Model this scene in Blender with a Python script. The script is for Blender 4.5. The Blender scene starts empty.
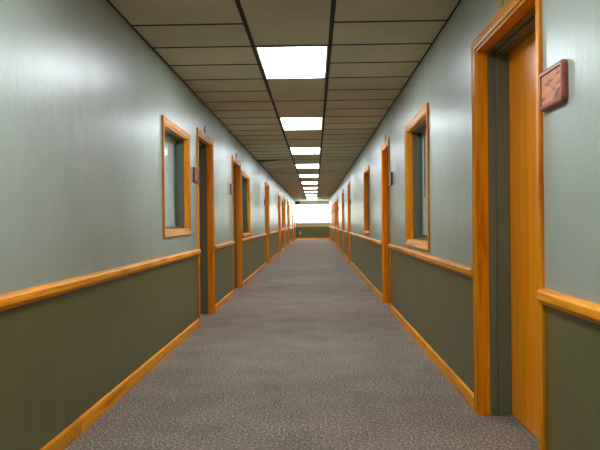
import bpy, bmesh, math, random
from mathutils import Vector, Matrix, Euler
random.seed(7)
C = bpy.context.scene.collection
XL, XR, H, TOP, T = -1.290, 0.948, 2.538, 2.95, 0.24
YN, YF = -4.2, 45.0          # corridor ends
XO = 3.6                      # side rooms reach this far out
CX = (XL + XR) / 2

# ------------------------------------------------------------ materials
def mat(name):
    m = bpy.data.materials.new(name); m.use_nodes = True
    nt = m.node_tree; b = nt.nodes['Principled BSDF']
    return m, nt, b
def N(nt, kind, **kw):
    n = nt.nodes.new(kind)
    for k, v in kw.items():
        if k in n.inputs: n.inputs[k].default_value = v
        else: setattr(n, k, v)
    return n
def ramp(nt, pts):
    r = nt.nodes.new('ShaderNodeValToRGB'); e = r.color_ramp.elements
    while len(e) < len(pts): e.new(0.5)
    for i, (p, c) in enumerate(pts):
        e[i].position = p; e[i].color = (*c, 1)
    return r
def bump(nt, b, src, strength, dist):
    bp = N(nt, 'ShaderNodeBump', Strength=strength, Distance=dist)
    nt.links.new(src, bp.inputs['Height']); nt.links.new(bp.outputs[0], b.inputs['Normal'])
    return bp

def plain(name, col, rough=0.5, metal=0.0, grain=0.06):
    m, nt, b = mat(name)
    tc = N(nt, 'ShaderNodeTexCoord'); n = N(nt, 'ShaderNodeTexNoise', Scale=9.0, Detail=3.0)
    nt.links.new(tc.outputs['Object'], n.inputs['Vector'])
    r = ramp(nt, [(0.3, tuple(c*(1-grain) for c in col)), (0.7, tuple(min(1, c*(1+grain)) for c in col))])
    nt.links.new(n.outputs[0], r.inputs[0]); nt.links.new(r.outputs[0], b.inputs['Base Color'])
    b.inputs['Roughness'].default_value = rough; b.inputs['Metallic'].default_value = metal
    return m

def wall_paint():
    m, nt, b = mat('two_tone_wall_paint')
    tc = N(nt, 'ShaderNodeTexCoord'); sx = N(nt, 'ShaderNodeSeparateXYZ')
    nt.links.new(tc.outputs['Object'], sx.inputs[0])
    g = N(nt, 'ShaderNodeMath', operation='GREATER_THAN'); g.inputs[1].default_value = 0.80
    nt.links.new(sx.outputs[2], g.inputs[0])
    n = N(nt, 'ShaderNodeTexNoise', Scale=2.2, Detail=4.0)
    nt.links.new(tc.outputs['Object'], n.inputs['Vector'])
    up = ramp(nt, [(0.35, UP0), (0.65, UP1)])
    lo = ramp(nt, [(0.35, LO0), (0.65, LO1)])
    nt.links.new(n.outputs[0], up.inputs[0]); nt.links.new(n.outputs[0], lo.inputs[0])
    mx = N(nt, 'ShaderNodeMix', data_type='RGBA')
    nt.links.new(g.outputs[0], mx.inputs[0])
    nt.links.new(lo.outputs[0], mx.inputs[6]); nt.links.new(up.outputs[0], mx.inputs[7])
    nt.links.new(mx.outputs[2], b.inputs['Base Color'])
    # roller texture: fine orange peel and longer vertical strokes
    n2 = N(nt, 'ShaderNodeTexNoise', Scale=42.0, Detail=3.0)
    nt.links.new(tc.outputs['Object'], n2.inputs['Vector'])
    mp = N(nt, 'ShaderNodeMapping'); mp.inputs['Scale'].default_value = (9, 6, 2.6)
    nt.links.new(tc.outputs['Object'], mp.inputs[0])
    n3 = N(nt, 'ShaderNodeTexNoise', Scale=1.0, Detail=5.0)
    nt.links.new(mp.outputs[0], n3.inputs['Vector'])
    b1 = N(nt, 'ShaderNodeBump', Strength=0.6, Distance=0.007)
    nt.links.new(n3.outputs[0], b1.inputs['Height'])
    b2 = N(nt, 'ShaderNodeBump', Strength=0.6, Distance=0.0016)
    nt.links.new(n2.outputs[0], b2.inputs['Height']); nt.links.new(b1.outputs[0], b2.inputs['Normal'])
    nt.links.new(b2.outputs[0], b.inputs['Normal'])
    b.inputs['Roughness'].default_value = 0.34
    b.inputs['Specular IOR Level'].default_value = 0.75
    return m

def oak(name, axis, c0, c1, c2, rough=0.36, scale=1.0):
    m, nt, b = mat(name)
    tc = N(nt, 'ShaderNodeTexCoord'); oi = N(nt, 'ShaderNodeObjectInfo')
    mp = N(nt, 'ShaderNodeMapping')
    s = [38*scale]*3; s[axis] = 2.0*scale; mp.inputs['Scale'].default_value = s
    sc = N(nt, 'ShaderNodeVectorMath', operation='SCALE'); sc.inputs[0].default_value = (13, 7, 19)
    nt.links.new(oi.outputs['Random'], sc.inputs['Scale'])
    nt.links.new(sc.outputs[0], mp.inputs['Location'])
    nt.links.new(tc.outputs['Object'], mp.inputs[0])
    n = N(nt, 'ShaderNodeTexNoise', Scale=1.0, Detail=6.0, Roughness=0.6, Distortion=0.5)
    nt.links.new(mp.outputs[0], n.inputs['Vector'])
    r = ramp(nt, [(0.30, c0), (0.5, c1), (0.72, c2)])
    nt.links.new(n.outputs[0], r.inputs[0])
    hs = N(nt, 'ShaderNodeHueSaturation')
    mr = N(nt, 'ShaderNodeMapRange'); mr.inputs[3].default_value = 0.78; mr.inputs[4].default_value = 1.12
    nt.links.new(oi.outputs['Random'], mr.inputs[0]); nt.links.new(mr.outputs[0], hs.inputs['Value'])
    nt.links.new(r.outputs[0], hs.inputs['Color']); nt.links.new(hs.outputs[0], b.inputs['Base Color'])
    bump(nt, b, n.outputs[0], 0.12, 0.002)
    b.inputs['Roughness'].default_value = rough
    b.inputs['Specular IOR Level'].default_value = 0.18
    return m

def carved():
    m, nt, b = mat('carved_panel_wood')
    tc = N(nt, 'ShaderNodeTexCoord'); mp = N(nt, 'ShaderNodeMapping'); mp.inputs['Rotation'].default_value = (math.radians(38), 0, 0)
    mp.inputs['Scale'].default_value = (1, 7, 30)
    nt.links.new(tc.outputs['Object'], mp.inputs[0])
    n = N(nt, 'ShaderNodeTexNoise', Scale=1.0, Detail=2.0, Roughness=0.5, Distortion=1.2)
    nt.links.new(mp.outputs[0], n.inputs['Vector'])
    r = ramp(nt, [(0.36, (0.15, 0.038, 0.012)), (0.46, (0.52, 0.165, 0.045)), (0.7, (0.66, 0.25, 0.08))])
    nt.links.new(n.outputs[0], r.inputs[0]); nt.links.new(r.outputs[0], b.inputs['Base Color'])
    bump(nt, b, n.outputs[0], 0.6, 0.004); b.inputs['Roughness'].default_value = 0.5
    return m

def carpet():
    m, nt, b = mat('grey_brown_loop_carpet')
    tc = N(nt, 'ShaderNodeTexCoord')
    n = N(nt, 'ShaderNodeTexNoise', Scale=70.0, Detail=4.0, Roughness=0.75)
    v = N(nt, 'ShaderNodeTexVoronoi', Scale=110.0)
    big = N(nt, 'ShaderNodeTexNoise', Scale=2.5, Detail=3.0)
    for q in (n, v, big): nt.links.new(tc.outputs['Object'], q.inputs['Vector'])
    r = ramp(nt, [(0.34, CA0), (0.48, CA1), (0.57, CA2), (0.68, CA3)])
    nt.links.new(n.outputs[0], r.inputs[0])
    mr = N(nt, 'ShaderNodeMapRange'); mr.inputs[1].default_value = .3; mr.inputs[2].default_value = .7
    mr.inputs[3].default_value = 0.85; mr.inputs[4].default_value = 1.1
    nt.links.new(big.outputs[0], mr.inputs[0])
    hs = N(nt, 'ShaderNodeHueSaturation')
    nt.links.new(r.outputs[0], hs.inputs['Color']); nt.links.new(mr.outputs[0], hs.inputs['Value'])
    nt.links.new(hs.outputs[0], b.inputs['Base Color'])
    bump(nt, b, v.outputs[0], 0.45, 0.004)
    b.inputs['Roughness'].default_value = 0.95
    b.inputs['Specular IOR Level'].default_value = 0.1
    return m

def tile():
    m, nt, b = mat('mineral_fibre_ceiling_tile')
    tc = N(nt, 'ShaderNodeTexCoord')
    n = N(nt, 'ShaderNodeTexNoise', Scale=90.0, Detail=3.0); n2 = N(nt, 'ShaderNodeTexNoise', Scale=1.3, Detail=2.0)
    for q in (n, n2): nt.links.new(tc.outputs['Object'], q.inputs['Vector'])
    r = ramp(nt, [(0.35, TI0), (0.6, TI1)])
    a = N(nt, 'ShaderNodeMath', operation='ADD'); h = N(nt, 'ShaderNodeMath', operation='MULTIPLY')
    h.inputs[1].default_value = 0.5
    nt.links.new(n.outputs[0], a.inputs[0]); nt.links.new(n2.outputs[0], a.inputs[1])
    nt.links.new(a.outputs[0], h.inputs[0]); nt.links.new(h.outputs[0], r.inputs[0])
    nt.links.new(r.outputs[0], b.inputs['Base Color'])
    bump(nt, b, n.outputs[0], 0.5, 0.002)
    b.inputs['Roughness'].default_value = 0.85
    return m

def glass(name, tint=(0.93, 0.98, 0.97)):
    m = bpy.data.materials.new(name); m.use_nodes = True; nt = m.node_tree; nt.nodes.clear()
    o = N(nt, 'ShaderNodeOutputMaterial'); mx = N(nt, 'ShaderNodeMixShader')
    t = N(nt, 'ShaderNodeBsdfTransparent'); g = N(nt, 'ShaderNodeBsdfGlossy', Roughness=0.12)
    t.inputs['Color'].default_value = (*tint, 1); f = N(nt, 'ShaderNodeFresnel', IOR=1.5)
    ge = N(nt, 'ShaderNodeNewGeometry'); iv = N(nt, 'ShaderNodeMath', operation='SUBTRACT'); iv.inputs[0].default_value = 1.0
    mu = N(nt, 'ShaderNodeMath', operation='MULTIPLY')      # a pane reflects once, on the face the ray enters
    nt.links.new(ge.outputs['Backfacing'], iv.inputs[1]); nt.links.new(iv.outputs[0], mu.inputs[0]); nt.links.new(f.outputs[0], mu.inputs[1])
    nt.links.new(mu.outputs[0], mx.inputs[0]); nt.links.new(t.outputs[0], mx.inputs[1])
    nt.links.new(g.outputs[0], mx.inputs[2]); nt.links.new(mx.outputs[0], o.inputs[0])
    return m
def emit(name, col, s):
    m, nt, b = mat(name)
    tc = N(nt, 'ShaderNodeTexCoord'); v = N(nt, 'ShaderNodeTexVoronoi', Scale=70.0)
    nt.links.new(tc.outputs['Object'], v.inputs['Vector']); bump(nt, b, v.outputs[0], 0.3, 0.003)
    b.inputs['Base Color'].default_value = (0.9, 0.9, 0.9, 1)
    b.inputs['Emission Color'].default_value = (*col, 1); b.inputs['Emission Strength'].default_value = s
    return m

UP0, UP1 = (0.335, 0.385, 0.315), (0.375, 0.425, 0.35)
LO0, LO1 = (0.098, 0.097, 0.022), (0.116, 0.114, 0.028)
CA0, CA1, CA2, CA3 = (0.050, 0.038, 0.028), (0.22, 0.172, 0.130), (0.34, 0.275, 0.220), (0.66, 0.55, 0.45)
TI0, TI1 = (0.46, 0.41, 0.275), (0.59, 0.53, 0.36)
LAMP = 9.0
M = dict(
    wall=wall_paint(), carpet=carpet(), tile=tile(),
    ov=oak('honey_oak_vertical_grain', 2, (0.48, 0.110, 0.001), (0.82, 0.262, 0.002), (0.95, 0.38, 0.006)),
    oh=oak('honey_oak_long_grain', 1, (0.50, 0.130, 0.001), (0.84, 0.300, 0.002), (0.95, 0.42, 0.006)),
    ox=oak('honey_oak_cross_grain', 0, (0.50, 0.130, 0.001), (0.84, 0.300, 0.002), (0.95, 0.42, 0.006)),
    slab=oak('oak_veneer_door', 2, (0.78, 0.235, 0.002), (0.92, 0.300, 0.003), (0.96, 0.35, 0.006), 0.25, 0.7),
    plaque=carved(),
    plaque_rim=oak('red_brown_rim_wood', 1, (0.18, 0.050, 0.027), (0.25, 0.075, 0.042), (0.32, 0.11, 0.06), 0.35, 0.7),
    block=plain('tan_wood_block', (0.46, 0.27, 0.08), 0.5),
    metal_green=plain('olive_painted_metal', (0.120, 0.125, 0.070), 0.40),
    grid=plain('shade_dark_ceiling_grid', (0.010, 0.010, 0.013), 0.8),  # near-black colour stands in for the shadow along the grid lines
    white=plain('white_enamel', (0.75, 0.76, 0.76), 0.4),
    blind=plain('pale_blue_blind', (0.84, 0.90, 0.90), 0.45),
    vblind=plain('blue_grey_blind', (0.68, 0.80, 0.80), 0.45),
    dark=plain('dark_plastic', (0.02, 0.02, 0.022), 0.5),
    steel=plain('brushed_steel', (0.45, 0.45, 0.44), 0.3, 1.0),
    strip=plain('grey_threshold_metal', (0.30, 0.33, 0.34), 0.35, 0.5),
    pink=plain('pinkish_plastic', (0.55, 0.30, 0.26), 0.5),
    glass=glass('clear_glass'), lamp=emit('prismatic_lamp_cover', (0.86, 0.93, 1.0), LAMP),
    concrete=plain('dark_slab', (0.12, 0.12, 0.12), 0.9),
)

# ------------------------------------------------------------ mesh helpers
def box(bm, x0, x1, y0, y1, z0, z1, mi=0):
    if x0 > x1: x0, x1 = x1, x0
    if y0 > y1: y0, y1 = y1, y0
    if z0 > z1: z0, z1 = z1, z0
    v = [bm.verts.new(p) for p in ((x0,y0,z0),(x1,y0,z0),(x1,y1,z0),(x0,y1,z0),(x0,y0,z1),(x1,y0,z1),(x1,y1,z1),(x0,y1,z1))]
    for f in ((3,2,1,0),(4,5,6,7),(0,1,5,4),(1,2,6,5),(2,3,7,6),(3,0,4,7)):
        bm.faces.new([v[i] for i in f]).material_index = mi
def obj(name, bm, mats, parent=None, loc=(0,0,0), bevel=0.0, smooth=False):
    bmesh.ops.recalc_face_normals(bm, faces=bm.faces)
    me = bpy.data.meshes.new(name); bm.to_mesh(me); bm.free()
    for m in (mats if isinstance(mats, (list, tuple)) else [mats]): me.materials.append(m)
    if smooth:
        for p in me.polygons: p.use_smooth = True
    o = bpy.data.objects.new(name, me); C.objects.link(o); o.location = loc
    if parent: o.parent = parent
    if bevel:
        b = o.modifiers.new('bevel', 'BEVEL'); b.width = bevel; b.segments = 2; b.limit_method = 'ANGLE'
    return o
def tag(o, label, cat, group=None, kind=None):
    o['label'] = label; o['category'] = cat
    if group: o['group'] = group
    if kind: o['kind'] = kind
    return o
def empty(name, loc, rz=0.0):
    e = bpy.data.objects.new(name, None); C.objects.link(e)
    e.location = loc; e.rotation_euler = (0, 0, rz); e.empty_display_size = 0.1
    return e
def sweep(bm, prof, path, closed, mats_by_seg, dirs):
    """prof: (u outward in wall plane, p protrusion); path: (y,z) corners; dirs: mitre direction per corner"""
    rings = []
    for (y, z), (dy, dz) in zip(path, dirs):
        rings.append([bm.verts.new((p, y + dy*u, z + dz*u)) for u, p in prof])
    n = len(path); k = len(prof)
    segs = range(n if closed else n-1)
    for i in segs:
        a, b = rings[i], rings[(i+1) % n]
        for j in range(k):
            f = bm.faces.new((a[j], a[(j+1) % k], b[(j+1) % k], b[j]))
            f.material_index = mats_by_seg[i]
    if not closed:
        bm.faces.new(rings[0]); bm.faces.new(rings[-1][::-1])
CW = 0.061
CASING = [(0.0, 0.0), (0.0, 0.007), (0.005, 0.011), (0.019, 0.012), (0.024, 0.015), (0.037, 0.015),
          (0.042, 0.018), (0.056, 0.018), (CW, 0.013), (CW, 0.0)]

# ------------------------------------------------------------ openings (near edge, far edge of the casing)
DT = 2.185
LEFT = [('w', 5.68, 6.89, 1.012, 2.055), ('d', 7.38, 8.50), ('d', 10.50, 11.68), ('w', 11.80, 13.30, 0.860, 2.055),
        ('d', 17.43, 18.85), ('d', 23.69, 25.10), ('w', 26.30, 27.75, 0.860, 2.055), ('d', 27.95, 29.35),
        ('d', 31.40, 32.70), ('w', 32.80, 34.20, 0.860, 2.055), ('d', 37.60, 38.90), ('d', 41.20, 42.50)]
RIGHT = [('d', 2.81, 4.01), ('w', 5.58, 6.97, 0.880, 2.110), ('d', 8.49, 9.42), ('w', 11.60, 12.90, 0.884, 2.105),
         ('d', 18.00, 19.05), ('d', 22.00, 23.30), ('d', 27.18, 28.47), ('w', 28.58, 30.09, 0.884, 2.105),
         ('d', 30.20, 31.40), ('w', 31.50, 32.90, 0.884, 2.105), ('d', 34.20, 35.40), ('w', 35.50, 36.90, 0.884, 2.105),
         ('d', 38.40, 39.60), ('d', 41.60, 42.80)]

def build_wall(name, xw, s, ops, label):
    bm = bmesh.new(); x0, x1 = xw, xw + s*T
    y = YN
    for o in ops:
        a, b = o[1] + CW, o[2] - CW
        box(bm, x0, x1, y, a, 0, TOP)
        z1 = (DT if o[0] == 'd' else o[4]) - CW
        box(bm, x0, x1, a, b, z1, TOP)
        if o[0] == 'w': box(bm, x0, x1, a, b, 0, o[3] + CW)
        y = b
    box(bm, x0, x1, y, YF, 0, TOP)
    return tag(obj(name, bm, M['wall']), label, 'wall', kind='structure')
build_wall('wall_left', XL, -1, LEFT, 'long left wall, pale grey-green above the oak rail and olive below')
build_wall('wall_right', XR, 1, RIGHT, 'long right wall with the nearest door, grey-green above olive')

bm = bmesh.new(); box(bm, -XO, XO, YN, YF, -0.15, 0)
tag(obj('floor', bm, M['carpet']), 'mottled grey-brown carpet floor running down the corridor', 'floor', kind='structure')
for nm, s in (('wall_outer_left', -1), ('wall_outer_right', 1)):
    bm = bmesh.new(); box(bm, s*XO, s*(XO+0.15), YN, YF, -0.15, TOP)
    tag(obj(nm, bm, M['concrete']), 'outer wall of the dark rooms on the %s side' % ('left' if s < 0 else 'right'), 'wall', kind='structure')
bm = bmesh.new(); box(bm, -XO-.15, XO+.15, YN-0.2, YN, -0.15, TOP)
tag(obj('wall_near', bm, M['wall']), 'two-tone end wall of the corridor behind the viewer', 'wall', kind='structure')
# far wall with its wide window
WX0, WX1, WZ0, WZ1 = XL+0.05, XR-0.03, 1.06, 2.33
bm = bmesh.new()
box(bm, -XO-.15, WX0, YF, YF+0.2, -0.15, TOP); box(bm, WX1, XO+.15, YF, YF+0.2, -0.15, TOP)
box(bm, WX0, WX1, YF, YF+0.2, -0.15, WZ0); box(bm, WX0, WX1, YF, YF+0.2, WZ1, TOP)
tag(obj('wall_far', bm, M['wall']), 'far end wall of the corridor below and around the bright window', 'wall', kind='structure')

# ------------------------------------------------------------ ceiling
G0, G1 = CX - 0.305, CX + 0.305
ROW0, RP = 4.75, 0.61
rows = []; k = math.ceil((YN - ROW0)/RP)
while ROW0 + RP*k < YF: rows.append(ROW0 + RP*k); k += 1
LIGHTS = [5.36 + 3.66*k for k in range(-2, 11)]
GAP = ROW0 + RP*17
bm = bmesh.new(); e = 0.0
ys = [YN] + rows + [YF]
def quad(bm, pts):
    bm.faces.new([bm.verts.new((x, y, H)) for x, y in pts])
for a, b in zip(ys, ys[1:]):
    if abs(a - GAP) < 0.01:       # the tile pushed askew leaves a wedge-shaped gap at the left wall
        quad(bm, [(XL, a+0.46), (G0, a+0.02), (G0, b), (XL, b)])
    else: quad(bm, [(XL, a), (G0, a), (G0, b), (XL, b)])
    quad(bm, [(G1, a), (XR, a), (XR, b), (G1, b)])
    if not any(l - 0.01 < a < l + 1.21 for l in LIGHTS): quad(bm, [(G0, a), (G1, a), (G1, b), (G0, b)])
bmesh.ops.remove_doubles(bm, verts=bm.verts, dist=1e-4)
for f in bm.faces: f.material_index = 0
ceil = obj('ceiling', bm, M['tile'])
for p in ceil.data.polygons: pass
tag(ceil, 'suspended ceiling of beige tiles between shade-dark grid bars', 'ceiling', kind='structure')
bm = bmesh.new(); box(bm, -XO-.15, XO+.15, YN-.2, YF+.2, TOP, TOP+0.1)
obj('roof_slab', bm, M['concrete'], ceil)
bm = bmesh.new(); g = 0.013; zt = H - 0.004
box(bm, G0-g-.002, G0+g+.002, YN, YF, zt, H+0.02); box(bm, G1-g-.002, G1+g+.002, YN, YF, zt, H+0.02)
for i, y in enumerate(rows):
    box(bm, XL, G0, y-g, y+g, zt+.001, H+0.02); box(bm, G1, XR, y-g, y+g, zt+.001, H+0.02)
    r = (y - LIGHTS[0]) % 1.22
    if min(r, 1.22 - r) < 0.05: box(bm, G0, G1, y-g, y+g, zt+.001, H+0.02)
box(bm, XL, XL+0.012, YN, YF, zt, H+.01); box(bm, XR-0.012, XR, YN, YF, zt, H+.01)
gr = obj('ceiling_grid', bm, M['grid'], ceil)

# ------------------------------------------------------------ ceiling lights
def make_light():
    t = empty('ceiling_light', (0, 0, H))
    bm = bmesh.new(); a, b, c, d = -0.290, 0.290, 0.018, 1.202; w = 0.014
    for q in ((a, b, c, c+w), (a, b, d-w, d), (a, a+w, c+w, d-w), (b-w, b, c+w, d-w)): box(bm, *q, -0.006, 0.012)
    obj('frame', bm, M['white'], t)
    bm = bmesh.new(); box(bm, a+w, b-w, c+w, d-w, -0.002, 0.006)
    obj('diffuser', bm, M['lamp'], t)
    bm = bmesh.new(); box(bm, a, b, c, d, 0.085, 0.09)
    for q in ((a, b, c, c+.004), (a, b, d-.004, d), (a, a+.004, c, d), (b-.004, b, c, d)): box(bm, *q, 0.012, 0.085)
    obj('housing', bm, M['white'], t)
    return t
ORD = ['nearest', 'second', 'third', 'fourth', 'fifth', 'sixth', 'seventh', 'eighth', 'ninth', 'tenth', 'farthest']
lproto = make_light(); first = True
for i, y in enumerate(LIGHTS):
    if first: t = lproto; first = False
    else:
        t = lproto.copy(); C.objects.link(t)
        for ch in lproto.children:
            c = ch.copy(); C.objects.link(c); c.parent = t
    t.location = (CX, y, H)
    if i < 2: lab = ['glowing ceiling light panel well behind the viewer', 'glowing ceiling light panel just above the viewer, outside the picture'][i]
    elif i == 2: lab = 'largest glowing white light panel, nearest in the ceiling row'
    elif i == 12: lab = 'farthest and smallest glowing light panel, close to the end window'
    else: lab = 'glowing white ceiling panel, %s counting from the nearest of the row' % ORD[i-2]
    tag(t, lab, 'ceiling light', 'light panels down the middle of the ceiling')

# ------------------------------------------------------------ doors, windows, blinds, plaques
nd, nw, ntrim = 0, 0, 0
def mitre_open(y0, y1, z1):       # inner edges of the casing
    return [(y0, 0), (y0, z1), (y1, z1), (y1, 0)], [(-1, 0), (-1, 1), (1, 1), (1, 0)]
def side_name(s): return 'left' if s < 0 else 'right'
def place(s, yc, xw): return (xw, yc, 0), (0.0 if s < 0 else math.pi)
CARD = ['nearest', 'second nearest', 'third', 'fourth', 'fifth', 'sixth', 'seventh', 'eighth', 'ninth']
def door(s, xw, a, b, idx, last):
    global nd; nd += 1
    loc, rz = place(s, (a+b)/2, xw)
    root = empty('door_%d' % nd, loc, rz)
    place_word = 'last' if last else CARD[idx]
    tag(root, '%s oak door on the %s side of the corridor, in an oak casing' % (place_word, side_name(s)), 'door', kind='structure')
    h = (b-a)/2 - CW; z1 = DT - CW; q = -1 if s < 0 else 1     # q: local direction of the near side
    pt, dr = mitre_open(-h, h, z1)
    bm = bmesh.new(); sweep(bm, CASING, pt, False, [0, 1, 0], dr)
    obj('casing', bm, [M['ov'], M['oh']], root)
    bm = bmesh.new(); lt = 0.016
    box(bm, -0.060, 0.004, -h, -h+lt, 0, z1-lt); box(bm, -0.060, 0.004, h-lt, h, 0, z1-lt)
    box(bm, -0.060, 0.004, -h, h, z1-lt, z1, 1)
    obj('jamb', bm, [M['ov'], M['oh']], root, bevel=0.002)
    bm = bmesh.new()
    for d0, d1, w in ((-0.105, -0.061, 0.020), (-0.178, -0.105, 0.034), (-T, -0.178, 0.020)):
        box(bm, d0, d1, -h, -h+w, 0, z1-w); box(bm, d0, d1, h-w, h, 0, z1-w); box(bm, d0, d1, -h, h, z1-w, z1)
    obj('door_frame', bm, M['metal_green'], root, bevel=0.002)['label'] = 'olive painted metal frame'
    bm = bmesh.new(); box(bm, -0.224, -0.180, -h+0.022, h-0.022, 0.012, z1-0.023)
    pn = obj('door_panel', bm, M['slab'], root, bevel=0.002)
    bm = bmesh.new(); box(bm, -0.222, -0.150, -h+0.035, h-0.035, 0.0, 0.008)
    obj('threshold', bm, M['strip'], root, bevel=0.002)['label'] = 'grey metal threshold'
    # lever handle on the near side of the slab
    bm = bmesh.new(); yk = q*(h-0.10)
    bmesh.ops.create_cone(bm, cap_ends=True, segments=24, radius1=0.028, radius2=0.026, depth=0.01,
        matrix=Matrix.Translation((-0.175, yk, 1.0)) @ Matrix.Rotation(math.pi/2, 4, 'Y'))
    bmesh.ops.create_cone(bm, cap_ends=True, segments=16, radius1=0.010, radius2=0.010, depth=0.045,
        matrix=Matrix.Translation((-0.155, yk, 1.0)) @ Matrix.Rotation(math.pi/2, 4, 'Y'))
    bmesh.ops.create_cone(bm, cap_ends=True, segments=16, radius1=0.009, radius2=0.007, depth=0.11,
        matrix=Matrix.Translation((-0.137, yk - q*0.045, 1.0)) @ Matrix.Rotation(math.pi/2, 4, 'X'))
    obj('door_handle', bm, M['steel'], pn, smooth=False)
    # small wooden block on the wall above the casing
    bm = bmesh.new(); box(bm, 0, 0.012, -0.038, 0.038, 0, 0.085)
    o = obj('wall_block', bm, M['block'], loc=(xw, (a+b)/2, DT+0.004), bevel=0.002); o.rotation_euler.z = rz
    tag(o, 'small tan block on the wall above the %s door on the %s' % (place_word, side_name(s)), 'wall block', 'tan blocks above the doors')
    # carved room plaque beside the near casing
    pw, ph = (0.265, 0.160) if s > 0 else (0.22, 0.160)
    yp = a - 0.015 - pw/2 if s > 0 else a - 0.03 - pw/2
    loc, rz = place(s, yp, xw); zc = 1.655
    pl = empty('room_plaque', (loc[0], loc[1], zc), rz)
    tag(pl, 'reddish-brown wooden plaque on the wall beside the %s door on the %s' % (place_word, side_name(s)),
        'plaque', 'wooden plaques beside the doors')
    def rr(w, h_, r, n=6):
        pts = []
        for cx_, cy_, a0 in ((w-r, h_-r, 0), (-w+r, h_-r, 90), (-w+r, -h_+r, 180), (w-r, -h_+r, 270)):
            for i in range(n+1):
                t_ = math.radians(a0 + 90*i/n); pts.append((cx_ + r*math.cos(t_), cy_ + r*math.sin(t_)))
        return pts
    bm = bmesh.new(); W2, H2 = pw/2, ph/2
    loops = [(-0.003, rr(W2, H2, .022)), (0.016, rr(W2, H2, .022)), (0.022, rr(W2-.004, H2-.004, .019)), (0.024, rr(W2-.010, H2-.010, .014)),
             (0.024, rr(W2-.018, H2-.018, .010)), (0.015, rr(W2-.021, H2-.021, .009))]
    rings = [[bm.verts.new((x, y, z)) for y, z in pts] for x, pts in loops]
    for r0, r1 in zip(rings, rings[1:]):
        n = len(r0)
        for i in range(n): bm.faces.new((r0[i], r0[(i+1) % n], r1[(i+1) % n], r1[i]))
    bm.faces.new(rings[0][::-1]); bm.faces.new(rings[-1])
    obj('rim', bm, M['plaque_rim'], pl)
    bm = bmesh.new(); pts = rr(W2-.0215, H2-.0215, .009)
    for x in (0.0155, 0.0185): bm.faces.new([bm.verts.new((x, y, z)) for y, z in pts])
    bm.verts.ensure_lookup_table(); n = len(pts)
    for i in range(n): bm.faces.new((bm.verts[i], bm.verts[(i+1) % n], bm.verts[n+(i+1) % n], bm.verts[n+i]))
    obj('carved_panel', bm, M['plaque'], pl)

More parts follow.
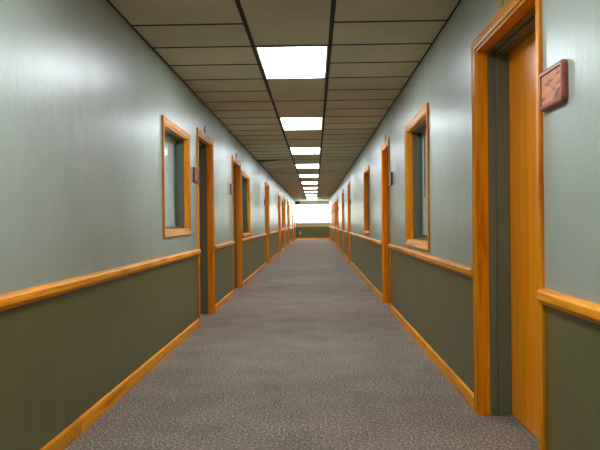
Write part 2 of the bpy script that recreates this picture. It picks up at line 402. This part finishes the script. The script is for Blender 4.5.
def window(s, xw, a, b, z0, z1, idx, last):
    global nw; nw += 1
    loc, rz = place(s, (a+b)/2, xw)
    root = empty('window_%d' % nw, loc, rz)
    tag(root, '%s oak-framed window on the %s side of the corridor' % (('farthest' if last else CARD[idx]), side_name(s)), 'window', kind='structure')
    h = (b-a)/2 - CW; zb, zt_ = z0 + CW, z1 - CW
    pt = [(-h, zb), (-h, zt_), (h, zt_), (h, zb)]; dr = [(-1, -1), (-1, 1), (1, 1), (1, -1)]
    bm = bmesh.new(); sweep(bm, CASING, pt, True, [0, 1, 0, 1], dr)
    obj('casing', bm, [M['ov'], M['oh']], root)
    bm = bmesh.new(); lt = 0.012; J = 0.035 if s < 0 else 0.055; D = 0.160 - (J + 0.088)
    box(bm, -J, 0.004, -h, -h+lt, zb+lt, zt_-lt); box(bm, -J, 0.004, h-lt, h, zb+lt, zt_-lt)
    box(bm, -J, 0.004, -h, h, zt_-lt, zt_, 1); box(bm, -J, 0.008, -h, h, zb, zb+lt, 1)
    obj('jamb', bm, [M['ov'], M['oh']], root, bevel=0.002)
    bm = bmesh.new()
    for d0, d1, w in ((-J-.045, -J-.001, 0.014), (-J-.078, -J-.045, 0.026), (-J-.083, -J-.078, 0.018)):
        box(bm, d0, d1, -h, -h+w, zb+w, zt_-w); box(bm, d0, d1, h-w, h, zb+w, zt_-w)
        box(bm, d0, d1, -h, h, zt_-w, zt_); box(bm, d0, d1, -h, h, zb, zb+w)
    obj('window_frame', bm, M['metal_green'], root, bevel=0.002)['label'] = 'olive painted metal frame'
    bm = bmesh.new(); box(bm, -J-.064, -J-.059, -h+0.0265, h-0.0265, zb+0.0265, zt_-0.0265)
    obj('pane', bm, M['glass'], root)
    if z0 < 0.9 and a > 8:
        bm = bmesh.new(); box(bm, 0.0185, 0.045, -h-CW-.01, h+CW+.01, zb-0.03, zb-0.008)
        box(bm, 0.0185, 0.028, -h-CW+.005, h+CW-.005, zb-0.064, zb-0.03) if s < 0 else None
        obj('window_stool', bm, M['oh'], root, bevel=0.004)
    # blind behind the pane
    where = '%s window on the %s' % (('farthest' if last else CARD[idx]), side_name(s))
    bl = empty('window_blind', (loc[0], loc[1], zt_-0.03), rz)
    top = 0.0; bot = (zb+0.03) - (zt_-0.03)
    if s < 0:
        tag(bl, 'closed pale blue slatted blind behind the glass of the %s' % where, 'blind', 'horizontal blinds in the left windows')
        bm = bmesh.new(); box(bm, -0.1830+D, -0.1600+D, -h+0.03, h-0.03, -0.03, 0); obj('headrail', bm, M['white'], bl)
        bm = bmesh.new(); z = -0.045
        while z > bot + 0.02:
            v = [bm.verts.new(p) for p in ((-0.1750+D, -h+.03, z+.012), (-0.1750+D, h-.03, z+.012), (-0.1675+D, h-.03, z), (-0.1675+D, -h+.03, z), (-0.1640+D, h-.03, z-.012), (-0.1640+D, -h+.03, z-.012))]
            bm.faces.new((v[0], v[1], v[2], v[3])); bm.faces.new((v[3], v[2], v[4], v[5])); z -= 0.0215
        obj('slats', bm, M['blind'], bl)
        bm = bmesh.new(); box(bm, -0.1800+D, -0.1620+D, -h+0.03, h-0.03, bot+0.0, bot+0.015); obj('bottom_rail', bm, M['white'], bl)
    else:
        tag(bl, 'closed blue-grey vertical blind behind the glass of the %s' % where, 'blind', 'vertical blinds in the right windows')
        bm = bmesh.new(); box(bm, -0.1930+D, -0.1600+D, -h+0.03, h-0.03, -0.035, 0); obj('headrail', bm, M['white'], bl)
        bm = bmesh.new(); y = -h + 0.05
        while y < h - 0.03:
            pts = [(-0.1680+D, y-.045), (-0.1750+D, y), (-0.1860+D, y+.045)]
            for (p, q1), (r, s1) in zip(pts, pts[1:]):
                bm.faces.new([bm.verts.new(c) for c in ((p, q1, bot+.02), (r, s1, bot+.02), (r, s1, -.036), (p, q1, -.036))])
            y += 0.078
        bmesh.ops.remove_doubles(bm, verts=bm.verts, dist=1e-5)
        obj('slats', bm, M['vblind'], bl)
        bm = bmesh.new()
        bmesh.ops.create_cone(bm, cap_ends=True, segments=8, radius1=.005, radius2=.005, depth=.62, matrix=Matrix.Translation((-0.1615+D, -h+.20, -.34)))
        obj('wand', bm, M['dark'], bl)

RAIL = [(0, 0), (0.012, 0.001), (0.016, 0.009), (0.030, 0.016), (0.035, 0.024), (0.034, 0.050), (0.029, 0.059), (0.019, 0.065), (0, 0.065)]
BASE = [(0, 0), (0.013, 0), (0.013, 0.070), (0.010, 0.080), (0.004, 0.088), (0, 0.088)]
RZ = 0.785
def extr(name, prof, s, xw, y0, y1, z0, label, cat, mat_=None):
    bm = bmesh.new()
    A = [bm.verts.new((p, 0, z)) for p, z in prof]; B = [bm.verts.new((p, y1-y0, z)) for p, z in prof]
    if s > 0:
        for v in A + B: v.co.x *= -1
    n = len(prof)
    for i in range(n): bm.faces.new((A[i], A[(i+1) % n], B[(i+1) % n], B[i]))
    bm.faces.new(A); bm.faces.new(B[::-1])
    o = obj(name, bm, mat_ or M['oh'], loc=(xw, y0, z0))
    tag(o, label, cat, kind='structure'); return o
def runs(ops):
    y = YN + 0.02; out = []; prev = None
    for o in ops:
        if o[0] != 'd': continue
        if o[1] - y > 0.03: out.append((y, o[1], prev))
        y = o[2]; prev = o
    out.append((y, YF - 0.02, prev)); return out
for s, xw, ops in ((-1, XL, LEFT), (1, XR, RIGHT)):
    ds = [o for o in ops if o[0] == 'd']; ws = [o for o in ops if o[0] == 'w']
    for i, o in enumerate(ds): door(s, xw, o[1], o[2], i, i == len(ds)-1)
    for i, o in enumerate(ws): window(s, xw, o[1], o[2], o[3], o[4], i, i == len(ws)-1)
    for i, (y0, y1, prev) in enumerate(runs(ops)):
        ntrim += 1
        where = 'in front of the nearest door' if prev is None else ('past the last door' if i == len(ds) else 'between the %s and next door' % CARD[i-1])
        extr('trim_%d' % ntrim, RAIL, s, xw, y0+.001, y1-.001, RZ, 'oak chair rail on the %s wall, %s' % (side_name(s), where), 'chair rail')
        parts = [(y0, y1)]
        if s < 0 and i == 0: parts = [(y0, 3.62), (3.62, y1)]
        for j, (p0, p1) in enumerate(parts):
            w2 = where if len(parts) == 1 else (where + (', the closer board' if j == 0 else ', the redder board beyond the joint'))
            extr('baseboard_%s' % side_name(s), BASE, s, xw, p0+.001, p1-.001, 0.0,
                 'oak baseboard along the %s wall, %s' % (side_name(s), w2), 'baseboard')

# far wall trim
def cross_trim(name, prof, z0, label, cat):
    bm = bmesh.new()
    A = [bm.verts.new((XL+0.036, YF-p, z)) for p, z in prof]; B = [bm.verts.new((XR-0.036, YF-p, z)) for p, z in prof]
    n = len(prof)
    for i in range(n): bm.faces.new((A[i], A[(i+1) % n], B[(i+1) % n], B[i]))
    bm.faces.new(A); bm.faces.new(B[::-1])
    for v in bm.verts: v.co.z += z0
    tag(obj(name, bm, M['ox']), label, cat, kind='structure')
ntrim += 1
cross_trim('trim_%d' % ntrim, RAIL, RZ, 'oak chair rail across the far end wall', 'chair rail')
cross_trim('baseboard_far', BASE, 0, 'oak baseboard across the far end wall', 'baseboard')

# far window
nw += 1
root = empty('window_%d' % nw, ((WX0+WX1)/2, YF, 0))
tag(root, 'wide bright window filling the far end of the corridor', 'window', kind='structure')
cx = (WX0+WX1)/2
bm = bmesh.new(); a, b = WX0-cx, WX1-cx
for q in ((a, a+.04, WZ0, WZ1), (b-.04, b, WZ0, WZ1), (a+.04, b-.04, WZ0, WZ0+.04), (a+.04, b-.04, WZ1-.04, WZ1)):
    box(bm, q[0], q[1], 0.06, 0.12, q[2], q[3])
obj('window_frame', bm, M['white'], root)
bm = bmesh.new(); box(bm, a+.04, b-.04, 0.088, 0.094, WZ0+.04, WZ1-.04); obj('pane', bm, M['glass'], root)
bm = bmesh.new(); box(bm, a, b, -0.03, 0.0, WZ0-0.025, WZ0-0.003); obj('window_sill', bm, M['ox'], root, bevel=.003)

# small outlet on the far wall, dark box under the far ceiling
o = empty('wall_outlet', (-0.99, YF, 0.40))
bm = bmesh.new(); box(bm, -0.06, 0.06, -0.010, 0, -0.11, 0.11); obj('cover_plate', bm, M['pink'], o, bevel=.003)
bm = bmesh.new()
bm.free()
for z in (-.03, .03):
    bm = bmesh.new(); box(bm, -.017, .017, -.013, -.0101, z-.014, z+.014); obj('socket', bm, M['white'], o)
tag(o, 'small pinkish outlet plate low on the olive far end wall', 'outlet')
o = empty('exit_sign', (XL+0.17, 43.9, H-0.005))
bm = bmesh.new(); box(bm, -.15, .15, -.03, .03, -.26, -.06); obj('sign_body', bm, M['dark'], o, bevel=.005)
bm = bmesh.new(); box(bm, -.02, .02, -.02, .02, -.06, 0); obj('bracket', bm, M['dark'], o)
tag(o, 'small dark box hanging under the ceiling at the far left corner', 'sign')

# ------------------------------------------------------------ sky, camera
w = bpy.data.worlds.new('World'); bpy.context.scene.world = w; w.use_nodes = True
bg = w.node_tree.nodes['Background']; bg.inputs[0].default_value = (1.0, 1.0, 0.90, 1); bg.inputs[1].default_value = 6.0
cam = bpy.data.cameras.new('camera'); co = bpy.data.objects.new('camera', cam); C.objects.link(co)
cam.sensor_width = 36; cam.sensor_fit = 'HORIZONTAL'; cam.lens = 674/600*36; cam.clip_start = 0.05; cam.clip_end = 200
VX, VY, F = 315.0, 222.0, 674.0
yaw = math.atan((VX-300)/F); pitch = -math.atan((225-VY)/F)
R = Matrix.Rotation(yaw, 4, 'Z') @ Matrix.Rotation(math.pi/2 + pitch, 4, 'X') @ Matrix.Rotation(math.radians(-0.6), 4, 'Z')
co.matrix_world = Matrix.Translation((0, 0, 1.135)) @ R
sc = bpy.context.scene; sc.camera = co
sc.view_settings.view_transform = 'Standard'; sc.view_settings.look = 'None'
sc.view_settings.exposure = 1.25; sc.view_settings.gamma = 1; sc.view_settings.use_curve_mapping = False
